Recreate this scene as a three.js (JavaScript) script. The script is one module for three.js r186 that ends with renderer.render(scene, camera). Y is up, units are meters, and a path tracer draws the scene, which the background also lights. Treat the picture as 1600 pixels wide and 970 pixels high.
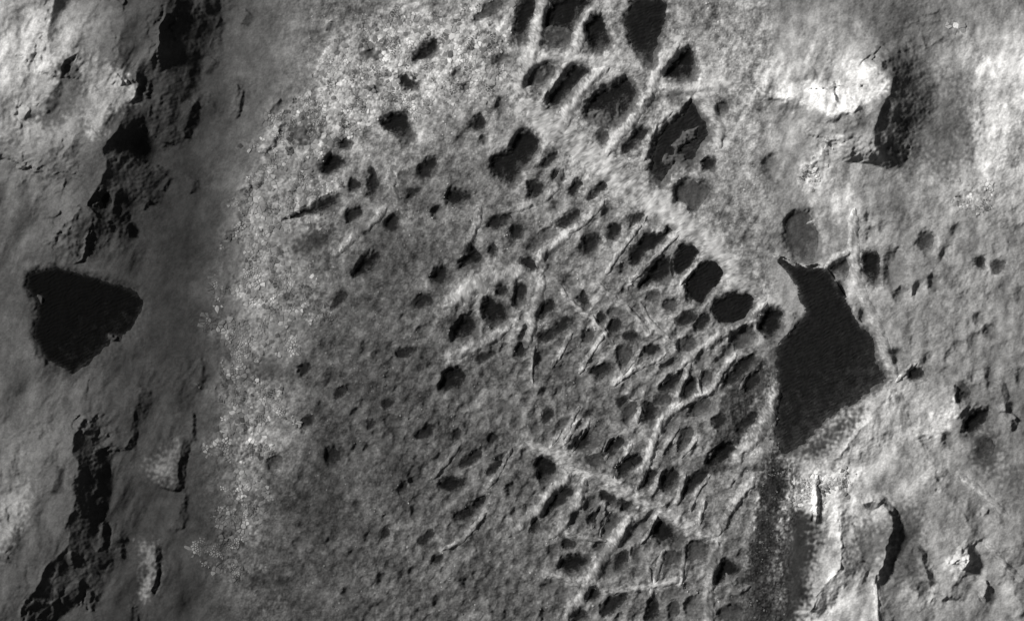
import * as THREE from 'three';

// ---------------------------------------------------------------- camera, sky, sun, exposure
// Survey view of a cratered rock plain from high overhead. Map unit u = half a metre; map (x right, y down) -> world (X, Z).
const U = 0.5, CX = 800, CY = 485;
const scene = new THREE.Scene();
const camera = new THREE.PerspectiveCamera(4.632, 1024 / 620, 100, 60000);
camera.position.set(0, 6000, 0);
camera.up.set(0, 0, -1);
camera.lookAt(0, 0, 0);
const renderer = new THREE.WebGLRenderer({ antialias: true });
renderer.toneMapping = THREE.LinearToneMapping;
renderer.toneMappingExposure = 1.75;
renderer.shadowMap.enabled = true;
{ // thin, dusty, even sky: dim grey, slightly paler toward the horizon
  const w = 64, h = 32, d = new Float32Array(w * h * 4);
  for (let j = 0; j < h; j++) for (let i = 0; i < w; i++) {
    const e = Math.abs((j + 0.5) / h - 0.5) * 2, v = 0.034 + 0.02 * (1 - e), k = (j * w + i) * 4;
    d[k] = v; d[k + 1] = v; d[k + 2] = v; d[k + 3] = 1;
  }
  const t = new THREE.DataTexture(d, w, h, THREE.RGBAFormat, THREE.FloatType);
  t.mapping = THREE.EquirectangularReflectionMapping; t.magFilter = THREE.LinearFilter; t.needsUpdate = true;
  scene.background = t; scene.environment = t;
}
const SUN_EL = 38 * Math.PI / 180, SUN_AZ = 27 * Math.PI / 180; // azimuth: degrees up from the left edge of the map
const sunDir = new THREE.Vector3(-Math.cos(SUN_EL) * Math.cos(SUN_AZ), Math.sin(SUN_EL), -Math.cos(SUN_EL) * Math.sin(SUN_AZ));
const sun = new THREE.DirectionalLight(0xfffdfa, 3.6);
sun.position.copy(sunDir).multiplyScalar(1500);
sun.castShadow = true; sun.shadow.radius = 18; // dusty air widens the sun
 sun.shadow.mapSize.set(4096, 4096);
Object.assign(sun.shadow.camera, { left: -460, right: 460, top: 400, bottom: -400, near: 100, far: 3000 });
scene.add(sun); scene.add(sun.target);

// ---------------------------------------------------------------- noise and small maths
function rng(seed) { let s = seed >>> 0; return () => { s = (s + 0x6D2B79F5) >>> 0; let t = Math.imul(s ^ (s >>> 15), 1 | s); t = (t + Math.imul(t ^ (t >>> 7), 61 | t)) ^ t; return ((t ^ (t >>> 14)) >>> 0) / 4294967296; }; }
const PERM = new Uint8Array(512); { const r = rng(77), p = [...Array(256).keys()]; for (let i = 255; i > 0; i--) { const j = Math.floor(r() * (i + 1)); [p[i], p[j]] = [p[j], p[i]]; } for (let i = 0; i < 512; i++) PERM[i] = p[i & 255]; }
const GX = new Float32Array(256), GY = new Float32Array(256); for (let i = 0; i < 256; i++) { const a = i / 256 * Math.PI * 2; GX[i] = Math.cos(a) * 1.5; GY[i] = Math.sin(a) * 1.5; }
function noise(x, y) {
  const xf = Math.floor(x), yf = Math.floor(y), X = xf & 255, Y = yf & 255; x -= xf; y -= yf;
  const u = x * x * x * (x * (x * 6 - 15) + 10), v = y * y * y * (y * (y * 6 - 15) + 10);
  const a = PERM[PERM[X] + Y], b = PERM[PERM[X + 1] + Y], c = PERM[PERM[X] + Y + 1], d = PERM[PERM[X + 1] + Y + 1];
  const n0 = GX[a] * x + GY[a] * y, n1 = GX[b] * (x - 1) + GY[b] * y, n2 = GX[c] * x + GY[c] * (y - 1), n3 = GX[d] * (x - 1) + GY[d] * (y - 1);
  return (n0 + u * (n1 - n0)) + v * ((n2 + u * (n3 - n2)) - (n0 + u * (n1 - n0)));
}
function fbm(x, y, o) { let s = 0, a = 0.5; for (let i = 0; i < o; i++) { s += a * noise(x, y); x = x * 2.03 + 17.1; y = y * 2.03 + 5.7; a *= 0.5; } return s; }
const clamp = (x, a, b) => x < a ? a : x > b ? b : x;
const sm = (a, b, x) => { const t = clamp((x - a) / (b - a), 0, 1); return t * t * (3 - 2 * t); };
const lin = s => { s /= 255; return s <= 0.04045 ? s / 12.92 : Math.pow((s + 0.055) / 1.055, 2.4); };
const pts = s => s.trim().split(/\s+/).map(p => p.split(',').map(Number));
function sdPoly(P, x, y) { // signed distance, negative inside
  let d = 1e18, s = 1;
  for (let i = 0, n = P.length, j = n - 1; i < n; j = i++) {
    const ex = P[j][0] - P[i][0], ey = P[j][1] - P[i][1], wx = x - P[i][0], wy = y - P[i][1];
    const t = clamp((wx * ex + wy * ey) / (ex * ex + ey * ey), 0, 1), bx = wx - ex * t, by = wy - ey * t;
    d = Math.min(d, bx * bx + by * by);
    const c1 = y >= P[i][1], c2 = y < P[j][1], c3 = ex * wy > ey * wx;
    if ((c1 && c2 && c3) || (!c1 && !c2 && !c3)) s = -s;
  }
  return s * Math.sqrt(d);
}
function ellipse(cx, cy, rx, ry, rot = 0, n = 14) { const o = [], c = Math.cos(rot), s = Math.sin(rot); for (let i = 0; i < n; i++) { const a = i / n * Math.PI * 2, k = 1 + 0.16 * noise(cx * 0.37 + Math.cos(a), cy * 0.37 + Math.sin(a)), X = Math.cos(a) * rx * k, Y = Math.sin(a) * ry * k; o.push([cx + X * c - Y * s, cy + X * s + Y * c]); } return o; }
function area(P) { let a = 0; for (let i = 0, n = P.length; i < n; i++) { const q = P[(i + 1) % n]; a += P[i][0] * q[1] - q[0] * P[i][1]; } return Math.abs(a) / 2; }
function smoothPoly(P) { const o = []; for (let i = 0, n = P.length; i < n; i++) { const a = P[i], b = P[(i + 1) % n]; o.push([a[0] * .75 + b[0] * .25, a[1] * .75 + b[1] * .25], [a[0] * .25 + b[0] * .75, a[1] * .25 + b[1] * .75]); } return o; }
function spline(P, step) { const v = new THREE.CatmullRomCurve3(P.map(p => new THREE.Vector3(p[0], p[1], 0)), false, 'centripetal'); const n = Math.max(4, Math.round(v.getLength() / step)); return v.getSpacedPoints(n).map(q => [q.x, q.y]); }

// ---------------------------------------------------------------- map rasters (1 cell = 1 map unit)
const M = 60, W = 1600 + 2 * M, Hh = 970 + 2 * M, N = W * Hh;
const HT = new Float32Array(N), HB = new Float32Array(N), TN = new Float32Array(N), WX = new Float32Array(N), WY = new Float32Array(N);
const idx = (i, j) => j * W + i;
function each(x0, y0, x1, y1, f) {
  const a = Math.max(0, Math.floor(x0 + M)), b = Math.min(W - 1, Math.ceil(x1 + M)), c = Math.max(0, Math.floor(y0 + M)), d = Math.min(Hh - 1, Math.ceil(y1 + M));
  for (let j = c; j <= d; j++) for (let i = a; i <= b; i++) { const k = j * W + i; f(k, i - M + WX[k], j - M + WY[k], i - M, j - M); }
}
function bil(A, x, y) {
  x += M; y += M; if (x < 0) x = -x; if (y < 0) y = -y; if (x > W - 2) x = 2 * (W - 2) - x; if (y > Hh - 2) y = 2 * (Hh - 2) - y; // mirrored past the edge
  x = clamp(x, 0, W - 1.001); y = clamp(y, 0, Hh - 1.001);
  const i = Math.floor(x), j = Math.floor(y), u = x - i, v = y - j, k = j * W + i;
  return (A[k] * (1 - u) + A[k + 1] * u) * (1 - v) + (A[k + W] * (1 - u) + A[k + W + 1] * u) * v;
}
const bbox = P => { let a = 1e9, b = 1e9, c = -1e9, d = -1e9; for (const p of P) { a = Math.min(a, p[0]); b = Math.min(b, p[1]); c = Math.max(c, p[0]); d = Math.max(d, p[1]); } return [a, b, c, d]; };
for (let j = 0; j < Hh; j++) for (let i = 0; i < W; i++) { const k = j * W + i, x = i - M, y = j - M; WX[k] = 3.0 * noise(x / 13, y / 13) + 1.5 * noise(x / 5 + 40, y / 5); WY[k] = 3.0 * noise(x / 13 + 90, y / 13 + 31) + 1.5 * noise(x / 5, y / 5 + 70); }
const plain = (x, y) => 9 * fbm(x / 420 + 3, y / 420 + 9, 3);

//#DATA
// ground tone of dust and bare rock, sunlit hill slopes painted paler, sampled every 100 x 97 map units
const GROUND_TONE = [
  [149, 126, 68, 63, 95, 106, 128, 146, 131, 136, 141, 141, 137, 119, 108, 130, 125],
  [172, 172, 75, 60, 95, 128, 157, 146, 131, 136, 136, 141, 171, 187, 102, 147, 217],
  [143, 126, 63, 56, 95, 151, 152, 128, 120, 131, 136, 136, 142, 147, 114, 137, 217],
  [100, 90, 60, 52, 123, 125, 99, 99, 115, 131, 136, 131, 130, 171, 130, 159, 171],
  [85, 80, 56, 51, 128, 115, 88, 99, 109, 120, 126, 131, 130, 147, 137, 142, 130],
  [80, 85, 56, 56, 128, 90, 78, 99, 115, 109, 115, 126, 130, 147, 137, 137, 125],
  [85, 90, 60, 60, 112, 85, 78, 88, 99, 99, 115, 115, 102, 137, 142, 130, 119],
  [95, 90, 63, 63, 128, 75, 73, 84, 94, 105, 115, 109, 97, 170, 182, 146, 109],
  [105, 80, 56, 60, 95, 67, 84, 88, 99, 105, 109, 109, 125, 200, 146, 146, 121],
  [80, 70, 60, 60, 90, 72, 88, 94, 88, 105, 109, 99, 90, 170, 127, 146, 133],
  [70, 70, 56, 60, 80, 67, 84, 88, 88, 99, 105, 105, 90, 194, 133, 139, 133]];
// crisp-edged patches: other matter, and sunlit hill facets and crests painted pale: tone, edge softness, outline
const PATCHES = [
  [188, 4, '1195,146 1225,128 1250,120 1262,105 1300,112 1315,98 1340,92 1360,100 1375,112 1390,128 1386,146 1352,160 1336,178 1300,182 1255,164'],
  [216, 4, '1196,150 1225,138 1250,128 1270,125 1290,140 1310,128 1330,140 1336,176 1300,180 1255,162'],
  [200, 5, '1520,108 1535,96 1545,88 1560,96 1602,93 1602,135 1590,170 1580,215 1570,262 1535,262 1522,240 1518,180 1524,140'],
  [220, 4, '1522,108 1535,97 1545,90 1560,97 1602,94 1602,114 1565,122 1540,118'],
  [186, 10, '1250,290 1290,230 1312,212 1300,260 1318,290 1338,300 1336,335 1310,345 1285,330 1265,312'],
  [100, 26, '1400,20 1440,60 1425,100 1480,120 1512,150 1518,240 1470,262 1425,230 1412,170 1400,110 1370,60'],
  [205, 5, '1262,800 1280,745 1310,722 1345,735 1345,765 1310,775 1308,820 1310,880 1290,915 1268,955 1262,985 1300,985 1322,900 1318,850 1322,815 1335,780'],
  [200, 6, '1300,715 1345,690 1375,648 1398,612 1408,640 1405,665 1440,660 1490,625 1500,650 1455,690 1415,695 1395,680 1370,690 1340,715'],
  [172, 10, '0,140 0,60 18,48 40,22 66,18 74,44 72,82 92,92 78,104 58,112 48,132 24,132'],
  [46, 10, '1190,745 1212,715 1240,722 1236,760 1216,810 1212,880 1216,990 1160,990 1172,880 1182,820'],
  [60, 8, '1100,738 1112,700 1125,660 1135,610 1155,575 1180,548 1200,560 1195,600 1178,640 1170,665 1150,690 1130,725'],
  [52, 14, '1232,775 1258,800 1276,850 1268,900 1254,940 1248,990 1214,990 1224,930 1216,870 1230,820'],
  [80, 12, '380,590 340,600 330,560 370,540 400,560 460,570 480,590 450,600'],
  [66, 14, '450,190 500,185 505,205 485,228 455,225 445,205'], [66, 12, '455,380 480,358 515,352 520,372 500,392 462,395'],
  [62, 12, '470,780 515,770 525,800 500,825 470,810'], [62, 12, '402,905 440,885 455,905 445,930 410,935'], [66, 12, '470,900 500,890 520,915 495,935'],
  [150, 9, '135,105 150,92 175,104 192,112 213,136 214,158 190,170 172,176 165,205 142,216 128,190'],  // sunlit hill facet, its brightness painted into the tone
  [84, 9, '92,100 108,92 128,108 126,150 100,190 80,200 60,190 88,140'], [128, 14, '-5,770 20,762 45,760 40,800 15,850 -5,860'], [108, 12, '222,850 240,855 245,890 228,932 215,935 225,900'],
  [108, 14, '232,735 255,708 274,698 271,745 240,748'], [72, 12, '1245,712 1290,672 1330,645 1350,640 1320,680 1275,712'], [78, 14, '1512,680 1545,660 1565,700 1560,735 1530,735'], [90, 14, '1395,790 1430,790 1445,860 1435,920 1398,900'],
  [172, 5, '1480,862 1516,870 1512,884 1495,906 1476,892'], [92, 12, '1555,735 1605,730 1605,765 1570,760'], [95, 16, '1410,820 1360,900 1330,880 1340,820'],  // first outline: sunlit west facet of the peak, painted pale
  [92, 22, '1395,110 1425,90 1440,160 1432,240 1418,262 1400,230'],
  [70, 12, '570,75 598,80 594,92 568,92'], [60, 14, '300,850 330,860 322,890 300,880']];
// hollows: kind (d dark sand, m mid grey, f bare and faint), options kDEPTH FFILL, then outline, or  c x,y rx,ry degrees
const HOLLOWS = `
d 644,96 650,82 665,70 677,56 687,60 689,78 675,89 660,96
d 627,117 640,122 655,128 657,137 640,143 629,133
m c 715,115 7,6
d 593,188 620,173 638,178 644,195 653,210 648,223 636,226 620,213 600,200
d c 750,193 12,13
d c 541,226 7,7
m c 760,219 6,8
m c 785,93 12,7 -40
m c 783,165 7,10
m k0.6 735,35 750,14 775,-4 794,-4 788,20 780,33 765,28 750,30
f c 592,140 9,6
f c 580,85 13,7
f c 728,137 6,7
f c 720,222 7,8
d k0.8 810,12 822,-4 840,-4 835,25 826,45 825,70 808,72 803,45
d F0.4 868,-4 932,-4 912,18 903,38 898,50 870,44 850,42 855,22
m k0.6 850,42 898,50 898,78 848,78
d 910,43 925,27 943,19 950,47 961,65 957,78 930,85 920,72 922,57
d k0.8 F0.5 985,-4 1044,-4 1046,22 1040,47 1035,62 1031,90 1025,108 1008,105 998,88 984,68 979,45 972,28 986,15
d 1070,77 1084,75 1090,92 1095,110 1088,130 1055,127 1036,116 1050,100
m 846,96 875,102 870,120 850,140 822,135 822,122
d F0.12 895,97 930,107 915,122 900,140 885,162 862,172 852,155 872,130 887,112
d F0.12 972,119 985,120 1000,140 998,162 985,183 965,200 940,200 920,190 912,172 922,152 945,137 960,130
m c 945,214 11,11
m c 1022,162 9,8
m c 1060,152 14,7
d F0.26 1078,152 1088,155 1100,180 1116,197 1118,217 1102,232 1098,255 1085,268 1070,258 1058,262 1050,280 1038,292 1028,292 1017,278 1014,250 1018,235 1024,215 1035,197 1052,185 1068,172
d c 1111,257 13,11
d F0.12 1000,197 1015,200 1012,213 995,230 980,243 970,240 985,220
m c 1132,170 11,11
d 818,203 845,210 846,225 838,245 828,262 815,275 808,290 795,292 780,280 768,265 767,245 785,240 800,228 805,212
d 845,258 852,245 870,235 873,242 862,258 850,264
d 500,265 510,246 520,238 537,246 543,258 530,270 510,276
d c 554,290 8,10
d 577,262 587,268 597,290 595,306 583,312 574,303
d 443,345 470,330 495,320 515,305 528,305 535,318 525,330 498,331 462,340
d 542,335 550,325 570,328 560,343 543,350
d 655,263 665,250 678,245 688,250 678,270 665,284 655,275
d 635,308 643,295 658,295 655,305 643,313
d F0.22 697,305 703,293 720,297 742,303 744,315 723,325 702,320
m c 686,332 9,9
d c 615,351 11,14
d 550,428 560,413 575,396 588,390 599,405 595,418 580,431 555,434
d 518,482 527,468 537,455 541,462 531,477
d 697,415 710,430 703,445 690,450 674,437 678,423
d 714,416 728,400 740,383 748,390 760,403 755,416 730,419
d 763,393 770,382 779,391 775,404
d 762,350 775,340 797,334 803,340 795,352 770,360
d 645,473 662,460 683,470 678,483 650,483
d 755,470 763,460 775,470 795,480 803,490 798,507 782,515 768,510 757,495 752,480
d c 786,455 8,8
d 805,455 810,443 820,445 824,460 818,480 805,483 802,470
f c 577,368 6,5
f c 632,275 7,6
d c 838,298 13,16
d c 875,277 8,12
d 889,300 895,287 908,280 912,288 905,300 893,308
d 919,310 932,291 947,284 952,288 940,301 922,312
m c 871,324 9,9
d 868,351 885,338 905,326 908,336 895,351 882,358
m 840,368 850,356 875,361 880,369 862,378
m c 836,383 10,9
d c 809,365 11,13
d 812,405 830,405 850,414 843,428 828,424
m c 860,400 7,6
m c 857,424 6,9 20
d 925,363 942,368 940,383 925,400 910,396 910,378
d 950,363 960,348 975,351 972,366 960,378 950,373
d 985,343 1007,331 1005,341 988,353
m c 1025,347 16,7 10
d 983,406 985,393 1000,378 1012,363 1035,366 1047,351 1056,358 1047,371 1030,383 1012,393 1002,411 987,416
m c 975,422 8,7
d 997,448 1012,428 1025,406 1045,398 1052,415 1055,435 1040,448 1018,443 1000,455
d F0.45 1060,388 1075,382 1092,388 1092,401 1075,423 1058,436 1052,415
d F0.45 1075,443 1088,423 1100,411 1115,403 1137,421 1128,443 1110,456 1100,478 1080,473 1072,456
d F0.5 1120,468 1145,460 1175,456 1183,470 1178,485 1165,503 1145,510 1125,500 1112,485
m c 1022,465 11,10
m c 1050,478 9,9
m c 890,438 11,8
d 908,463 912,452 917,463 925,478 917,485 900,466
d 845,483 852,473 868,470 870,480 855,490
m F0.3 1052,311 1062,283 1075,281 1120,290 1110,311 1100,323 1095,343 1075,323 1065,318
f c 1135,340 9,9
f c 1170,375 10,9
m c 955,332 13,9
m k0.7 F0.32 1245,328 1272,330 1275,350 1287,368 1282,413 1258,416 1232,393 1225,358 1228,338
d k0.55 F0.62 1217,403 1238,415 1258,421 1283,417 1297,430 1308,450 1320,468 1337,486 1340,505 1360,515 1373,530 1375,560 1385,575 1398,595 1380,605 1350,625 1325,638 1300,655 1280,675 1255,700 1240,712 1222,715 1212,690 1213,650 1217,600 1214,560 1220,540 1240,520 1255,500 1262,485 1255,465 1247,440 1235,420
d 1195,490 1210,478 1225,485 1228,500 1222,520 1213,535 1195,525 1185,510
m 1294,422 1310,410 1331,405 1331,428 1325,436 1307,428
m c 1318,452 10,11
d k0.8 1350,393 1362,395 1372,393 1379,413 1379,433 1372,455 1360,443 1350,418
m 1435,370 1450,360 1465,370 1465,390 1450,400 1440,390
m c 1463,443 9,14 -25
d c 1533,411 8,9
m c 1564,417 11,10
m c 1410,460 9,12
m c 1597,460 6,11
m c 1594,358 8,6
f c 1207,260 14,20
d k1.25 F0.55 35,430 50,420 90,413 120,420 150,430 180,437 210,445 230,460 235,475 228,495 220,515 210,527 195,540 170,555 150,572 130,590 108,597 90,582 65,565 50,535 46,515 52,490 50,470 38,452
d k1.2 c 167,315 7,11
m c 186,320 4,13
d 705,523 713,506 730,490 743,494 750,513 745,526 725,531 708,533
d 745,561 760,553 778,548 763,561 750,568
d 685,598 695,583 710,573 728,576 733,598 722,618 710,613 687,613
d 620,548 640,545 655,545 652,553 635,560 623,558
m c 594,557 10,5
m c 572,543 5,9 20
d c 477,578 9,8
m c 517,593 5,10 20
d c 531,616 5,10 25
m c 502,638 5,8
m c 552,607 10,5
d 468,668 478,655 488,650 491,660 485,668 475,672
d 508,705 520,698 533,706 537,722 525,733 512,722
m c 432,722 13,12
d 652,677 665,668 670,662 682,667 680,680 668,687 655,686
d c 580,663 6,7
m c 615,658 11,6
m c 619,676 7,9
d c 607,633 7,6
m c 556,646 6,8 20
d c 714,681 7,10
d c 772,686 9,7
d 718,725 735,712 750,702 757,710 745,722 728,730
m c 687,716 10,5 -35
m c 577,701 10,6
m c 558,697 5,6
m c 587,677 6,5
m c 662,518 9,8
f c 550,717 6,7
f c 790,634 7,7
m c 785,719 10,10
d 843,531 852,516 870,511 883,496 897,501 895,511 875,521 860,533
d c 820,521 5,11 20
d c 816,547 9,14 25
m c 847,562 10,14 15
d c 850,490 13,6 -15
d c 941,497 6,8
m c 965,489 10,6
d c 962,511 8,10
m c 920,527 8,10 20
d c 991,527 12,5 8
m 968,540 995,552 985,565 976,575 968,560
d c 1022,548 11,8
d 924,580 935,572 950,568 962,575 955,588 940,592
d c 1075,498 15,8 -25
d c 1099,506 9,14 25
m c 1077,541 13,11
m 1123,563 1135,545 1148,537 1145,552 1130,566
f c 1099,560 8,12
m c 1050,571 13,7 -30
m 1013,610 1020,592 1035,580 1040,582 1030,597 1020,611
d 1033,605 1045,590 1062,580 1070,580 1065,597 1055,612 1040,612
d c 1078,608 9,15 20
m c 1105,593 8,12 10
m c 1040,626 12,9
d 1005,650 1010,632 1018,629 1030,640 1028,655 1015,663 1005,660
m c 985,647 8,13 15
d c 975,630 7,7
m c 997,613 11,5 -40
m 1080,640 1090,627 1105,622 1115,630 1112,643 1095,650 1083,650
f c 1050,664 9,15 30
m c 1073,687 8,17 25
d F0.25 893,700 905,682 918,672 928,680 930,695 920,705 905,707
d F0.25 943,708 955,690 968,682 980,692 970,705 955,716
d c 857,651 7,11 35
m c 837,668 6,8
m c 810,657 7,10 25
f c 882,668 9,9
m c 820,711 6,11 20
d 838,718 850,712 865,720 875,733 868,748 855,757 843,752 838,735
d 968,728 980,717 1000,712 1005,720 990,735 978,745 965,742
m c 936,721 13,9
f c 880,580 10,8
f c 910,596 9,9
d k1.2 1130,605 1145,580 1160,565 1178,555 1175,572 1155,590 1140,602
d k1.2 1103,722 1115,705 1130,692 1145,695 1160,700 1145,715 1125,730 1110,733
d c 1127,662 9,13
d 1150,672 1165,655 1183,645 1180,660 1160,680
d c 1177,600 11,16 15
m c 1165,530 18,14 -30
m c 1405,558 9,11
d 1421,587 1432,572 1448,582 1450,592 1430,594
m k0.6 c 1508,615 17,17
d k1.1 1505,672 1515,650 1530,640 1550,635 1548,655 1535,672 1520,683
m c 1532,499 8,8
m c 1550,518 9,10
m c 1550,590 8,14
m c 1597,588 6,9
m k0.6 c 1545,705 16,20
m c 1352,493 7,8
m c 1450,690 9,7
m c 1484,688 6,10 -25
d 685,760 697,745 715,747 733,750 728,765 710,772 690,767
d 708,802 730,795 745,782 762,772 757,787 745,805 725,815 710,810
d 655,848 665,840 672,830 678,835 672,845 663,853
d c 685,875 9,7
m c 729,909 7,8
d c 602,836 6,9 20
d c 631,764 6,10 20
m c 650,752 11,8
m c 650,802 7,10
m c 654,781 6,6
m c 561,792 8,5
m 575,950 590,942 603,937 612,947 600,955
m c 597,905 7,8
m c 555,866 10,7
m c 516,850 5,5
f c 472,849 11,6
m c 543,928 5,9
m c 685,941 7,9
m c 645,738 5,8 20
f c 553,767 6,6
f c 610,785 5,6
f c 588,827 10,11
d c 775,733 13,6 -25
m c 800,765 7,12 20
d 850,807 860,782 877,762 897,767 885,785 868,795 855,808
d 827,830 835,812 842,808 843,822 850,830 835,835
d 938,772 955,772 972,785 962,793 947,785
d c 981,792 11,8 20
m c 901,812 6,9 25
m c 923,790 6,10 20
d c 932,810 8,14 25
m 940,830 947,810 955,803 970,815 962,830 950,838
m 975,848 987,830 1005,812 1022,800 1015,815 1000,835 985,849
d F0.22 1018,832 1030,810 1045,818 1060,832 1078,842 1065,855 1045,858 1025,845
d 1003,760 1012,740 1020,732 1030,742 1020,760 1008,765
d 1032,755 1042,737 1055,733 1063,745 1055,765 1040,772
d 962,745 970,730 988,728 978,740 970,747
d 881,850 884,842 903,850 895,858 883,857
d F0.22 873,885 883,870 905,866 925,872 920,888 900,900 880,893
m c 864,862 6,6
m c 941,858 9,7
d 962,892 970,872 978,863 980,878 970,892
m c 997,866 7,10 -20
m c 950,892 4,12 20
d 918,937 925,918 935,920 940,932 928,940
d 940,955 948,940 962,935 985,932 970,948 950,965
d 893,972 900,952 915,955 922,972
d 1008,974 1015,945 1025,935 1035,955 1030,974
m c 1055,873 12,9
m 1070,855 1085,845 1110,848 1118,858 1105,875 1075,880
d k1.1 1118,910 1127,880 1135,872 1150,882 1165,890 1155,902 1140,903 1125,915
f c 1085,950 12,14
m c 858,918 10,9
f c 880,930 10,10
m c 1055,955 8,12
f c 1055,930 14,9
d k1.1 1070,775 1078,750 1095,735 1110,740 1100,755 1085,765
m c 1148,960 18,11
m c 853,962 7,8
m c 1495,360 8,8
f c 1400,420 18,30`;
// hills: crest polyline, height, width of the side left of travel, width right of travel
const HILLS = [ // crest, height, width on the map-left of the crest, width on its right, profile power
  ['286,-70 276,-10 262,40 246,74 230,104 216,134 208,162 192,190 178,220 168,252 160,290 146,330', 46, 320, 96, .95],
  ['262,-20 258,30 250,60 236,92', 6, 40, 14, 1], ['200,-30 196,20 188,60 184,90', 6, 50, 22, 1.2],
  ['92,-40 80,5 74,40 73,70 78,92 58,108 38,124', 8, 70, 30, 1.1],
  ['148,92 160,96 178,106 190,124 206,132', 7, 30, 40, 1],
  ['132,74 110,92 98,102 92,130 70,158 46,176 30,190', 8, 70, 20, .9],
  ['134,100 128,118 130,150 132,190', 3, 22, 12, 1],
  ['212,110 206,126', 4, 10, 9, 1], ['170,165 160,190 150,205', 6, 40, 14, 1], ['120,205 110,230 90,245', 5, 40, 16, 1], ['60,230 40,260 20,300', 4, 40, 18, 1], ['105,275 90,310 76,345', 4, 30, 12, 1],
  ['124,650 117,700 118,740 114,790 106,822 98,850 80,890 52,935 22,980 -10,1030 -30,1100', 46, 190, 80, .95],
  ['56,770 50,800 40,830 10,880', 7, 60, 30, 1], ['90,728 84,770', 5, 30, 16, 1],
  ['284,680 278,735 272,772', 11, 70, 16, .9], ['238,848 245,878 243,905 230,932', 8, 34, 11, .9],
  ['226,600 214,635 205,665 196,705', 7, 40, 16, .9], ['162,815 159,840 152,862', 6, 28, 10, .9],
  ['188,856 186,872', 3, 18, 7, 1], ['108,860 112,880', 4, 12, 8, 1], ['118,905 123,930 118,948', 5, 18, 9, 1], ['145,930 142,957', 4, 14, 9, 1],
  ['292,768 284,800 275,832', 5, 34, 11, 1], ['208,946 206,988', 4, 26, 11, 1], ['300,640 296,690', 5, 60, 9, .9], ['314,560 306,590 298,606', 4, 26, 12, 1],
  ['302,158 294,190 284,214', 6, 26, 12, .9], ['372,128 364,182', 4, 18, 8, 1], ['378,142 374,172', 3, 8, 7, 1], ['336,92 326,105 318,112', 4, 34, 9, 1], ['345,25 330,60 322,90', 5, 34, 20, 1], ['386,15 376,35', 4, 26, 14, 1],
  ['262,275 250,300', 3, 10, 5, 1], ['306,278 294,300', 4, 24, 8, 1], ['200,345 195,362', 4, 26, 8, 1], ['232,308 222,325', 3, 18, 6, 1],
  ['372,300 390,288', 5, 14, 10, 1], ['352,372 360,355 380,345', 5, 14, 18, .9], ['345,420 370,440', 3, 10, 8, 1],
  ['440,155 420,175', 4, 14, 8, 1], ['440,190 420,225 405,240', 5, 16, 8, .9], ['515,30 505,45', 4, 14, 9, 1],
  ['1180,146 1225,154 1262,166 1300,184 1330,181 1346,164', 17, 34, 62, .9],
  ['1366,86 1376,104 1388,124 1390,146 1374,170 1366,198 1364,226 1358,256', 42, 120, 62, .95],
  ['1378,150 1364,170 1352,182', 4, 10, 9, 1],
  ['1600,150 1585,190 1575,240 1572,262', 7, 46, 40, 1], ['1440,30 1468,12', 1.9, 6, 8, 1], ['1444,40 1476,30', 1.9, 6, 8, 1], ['1438,52 1446,78', 1.9, 8, 5, 1], ['1450,72 1478,52', 1.9, 6, 8, 1], ['1420,40 1442,35', 1.9, 6, 8, 1], ['1422,72 1446,70', 1.9, 6, 8, 1],
  ['1376,784 1384,800 1392,806 1398,830 1388,850 1378,890 1368,910', 10, 60, 13, .9], ['1345,788 1362,782 1378,788', 7, 22, 12, 1],
  ['1500,858 1517,872 1512,890', 11, 60, 15, .9], ['1370,895 1368,930 1374,985', 5, 24, 22, 1], ['1430,850 1444,880 1456,930', 5, 44, 12, .9],
  ['1485,935 1494,905 1510,884', 6, 40, 24, 1], ['1532,930 1548,912', 6, 26, 14, 1], ['1452,932 1480,935', 4, 20, 16, 1], ['1540,790 1575,830 1605,880', 5, 50, 40, 1],
  ['1308,790 1312,850 1306,890 1285,920 1264,965', 8, 16, 40, 1], ['1275,742 1280,790 1276,815', 4, 16, 8, 1],
  ['1398,606 1360,650 1335,685 1300,720', 7, 26, 60, 1], ['1500,600 1492,625 1510,645', 6, 40, 20, 1], ['1590,655 1575,668', 5, 40, 12, 1],
  ['1400,880 1425,900 1440,960', 5, 40, 18, 1], ['1560,880 1590,930 1605,960', 5, 40, 25, 1], ['1330,830 1350,880 1340,930', 4, 40, 18, 1], ['1460,760 1500,800 1530,850', 4, 60, 30, 1], ['1390,700 1430,720 1470,760', 4, 50, 30, 1], ['1560,600 1570,640', 4, 40, 14, 1],
  ['1236,485 1240,505 1226,525', 5, 16, 12, 1],
   ['1300,212 1282,240 1262,275', 6, 24, 18, 1]];
const MOUNDS = [ // rock standing up out of hollow floors: height, outline
  [7.5, pts('1092,195 1088,215 1070,228 1056,240 1050,226 1068,205')], [6.5, ellipse(1043, 249, 10, 8)], [5, ellipse(1062, 246, 12, 7)], [5.5, ellipse(938, 182, 20, 13, .3)], [4.5, ellipse(966, 170, 5, 14, .1)],
  [11, ellipse(174, 527, 9, 6, .7)], [10, ellipse(63, 466, 5, 10, -.3)], [4, ellipse(1038, 846, 14, 6)], [4.5, ellipse(848, 112, 9, 10)], [4, ellipse(864, 64, 14, 4)]];
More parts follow.
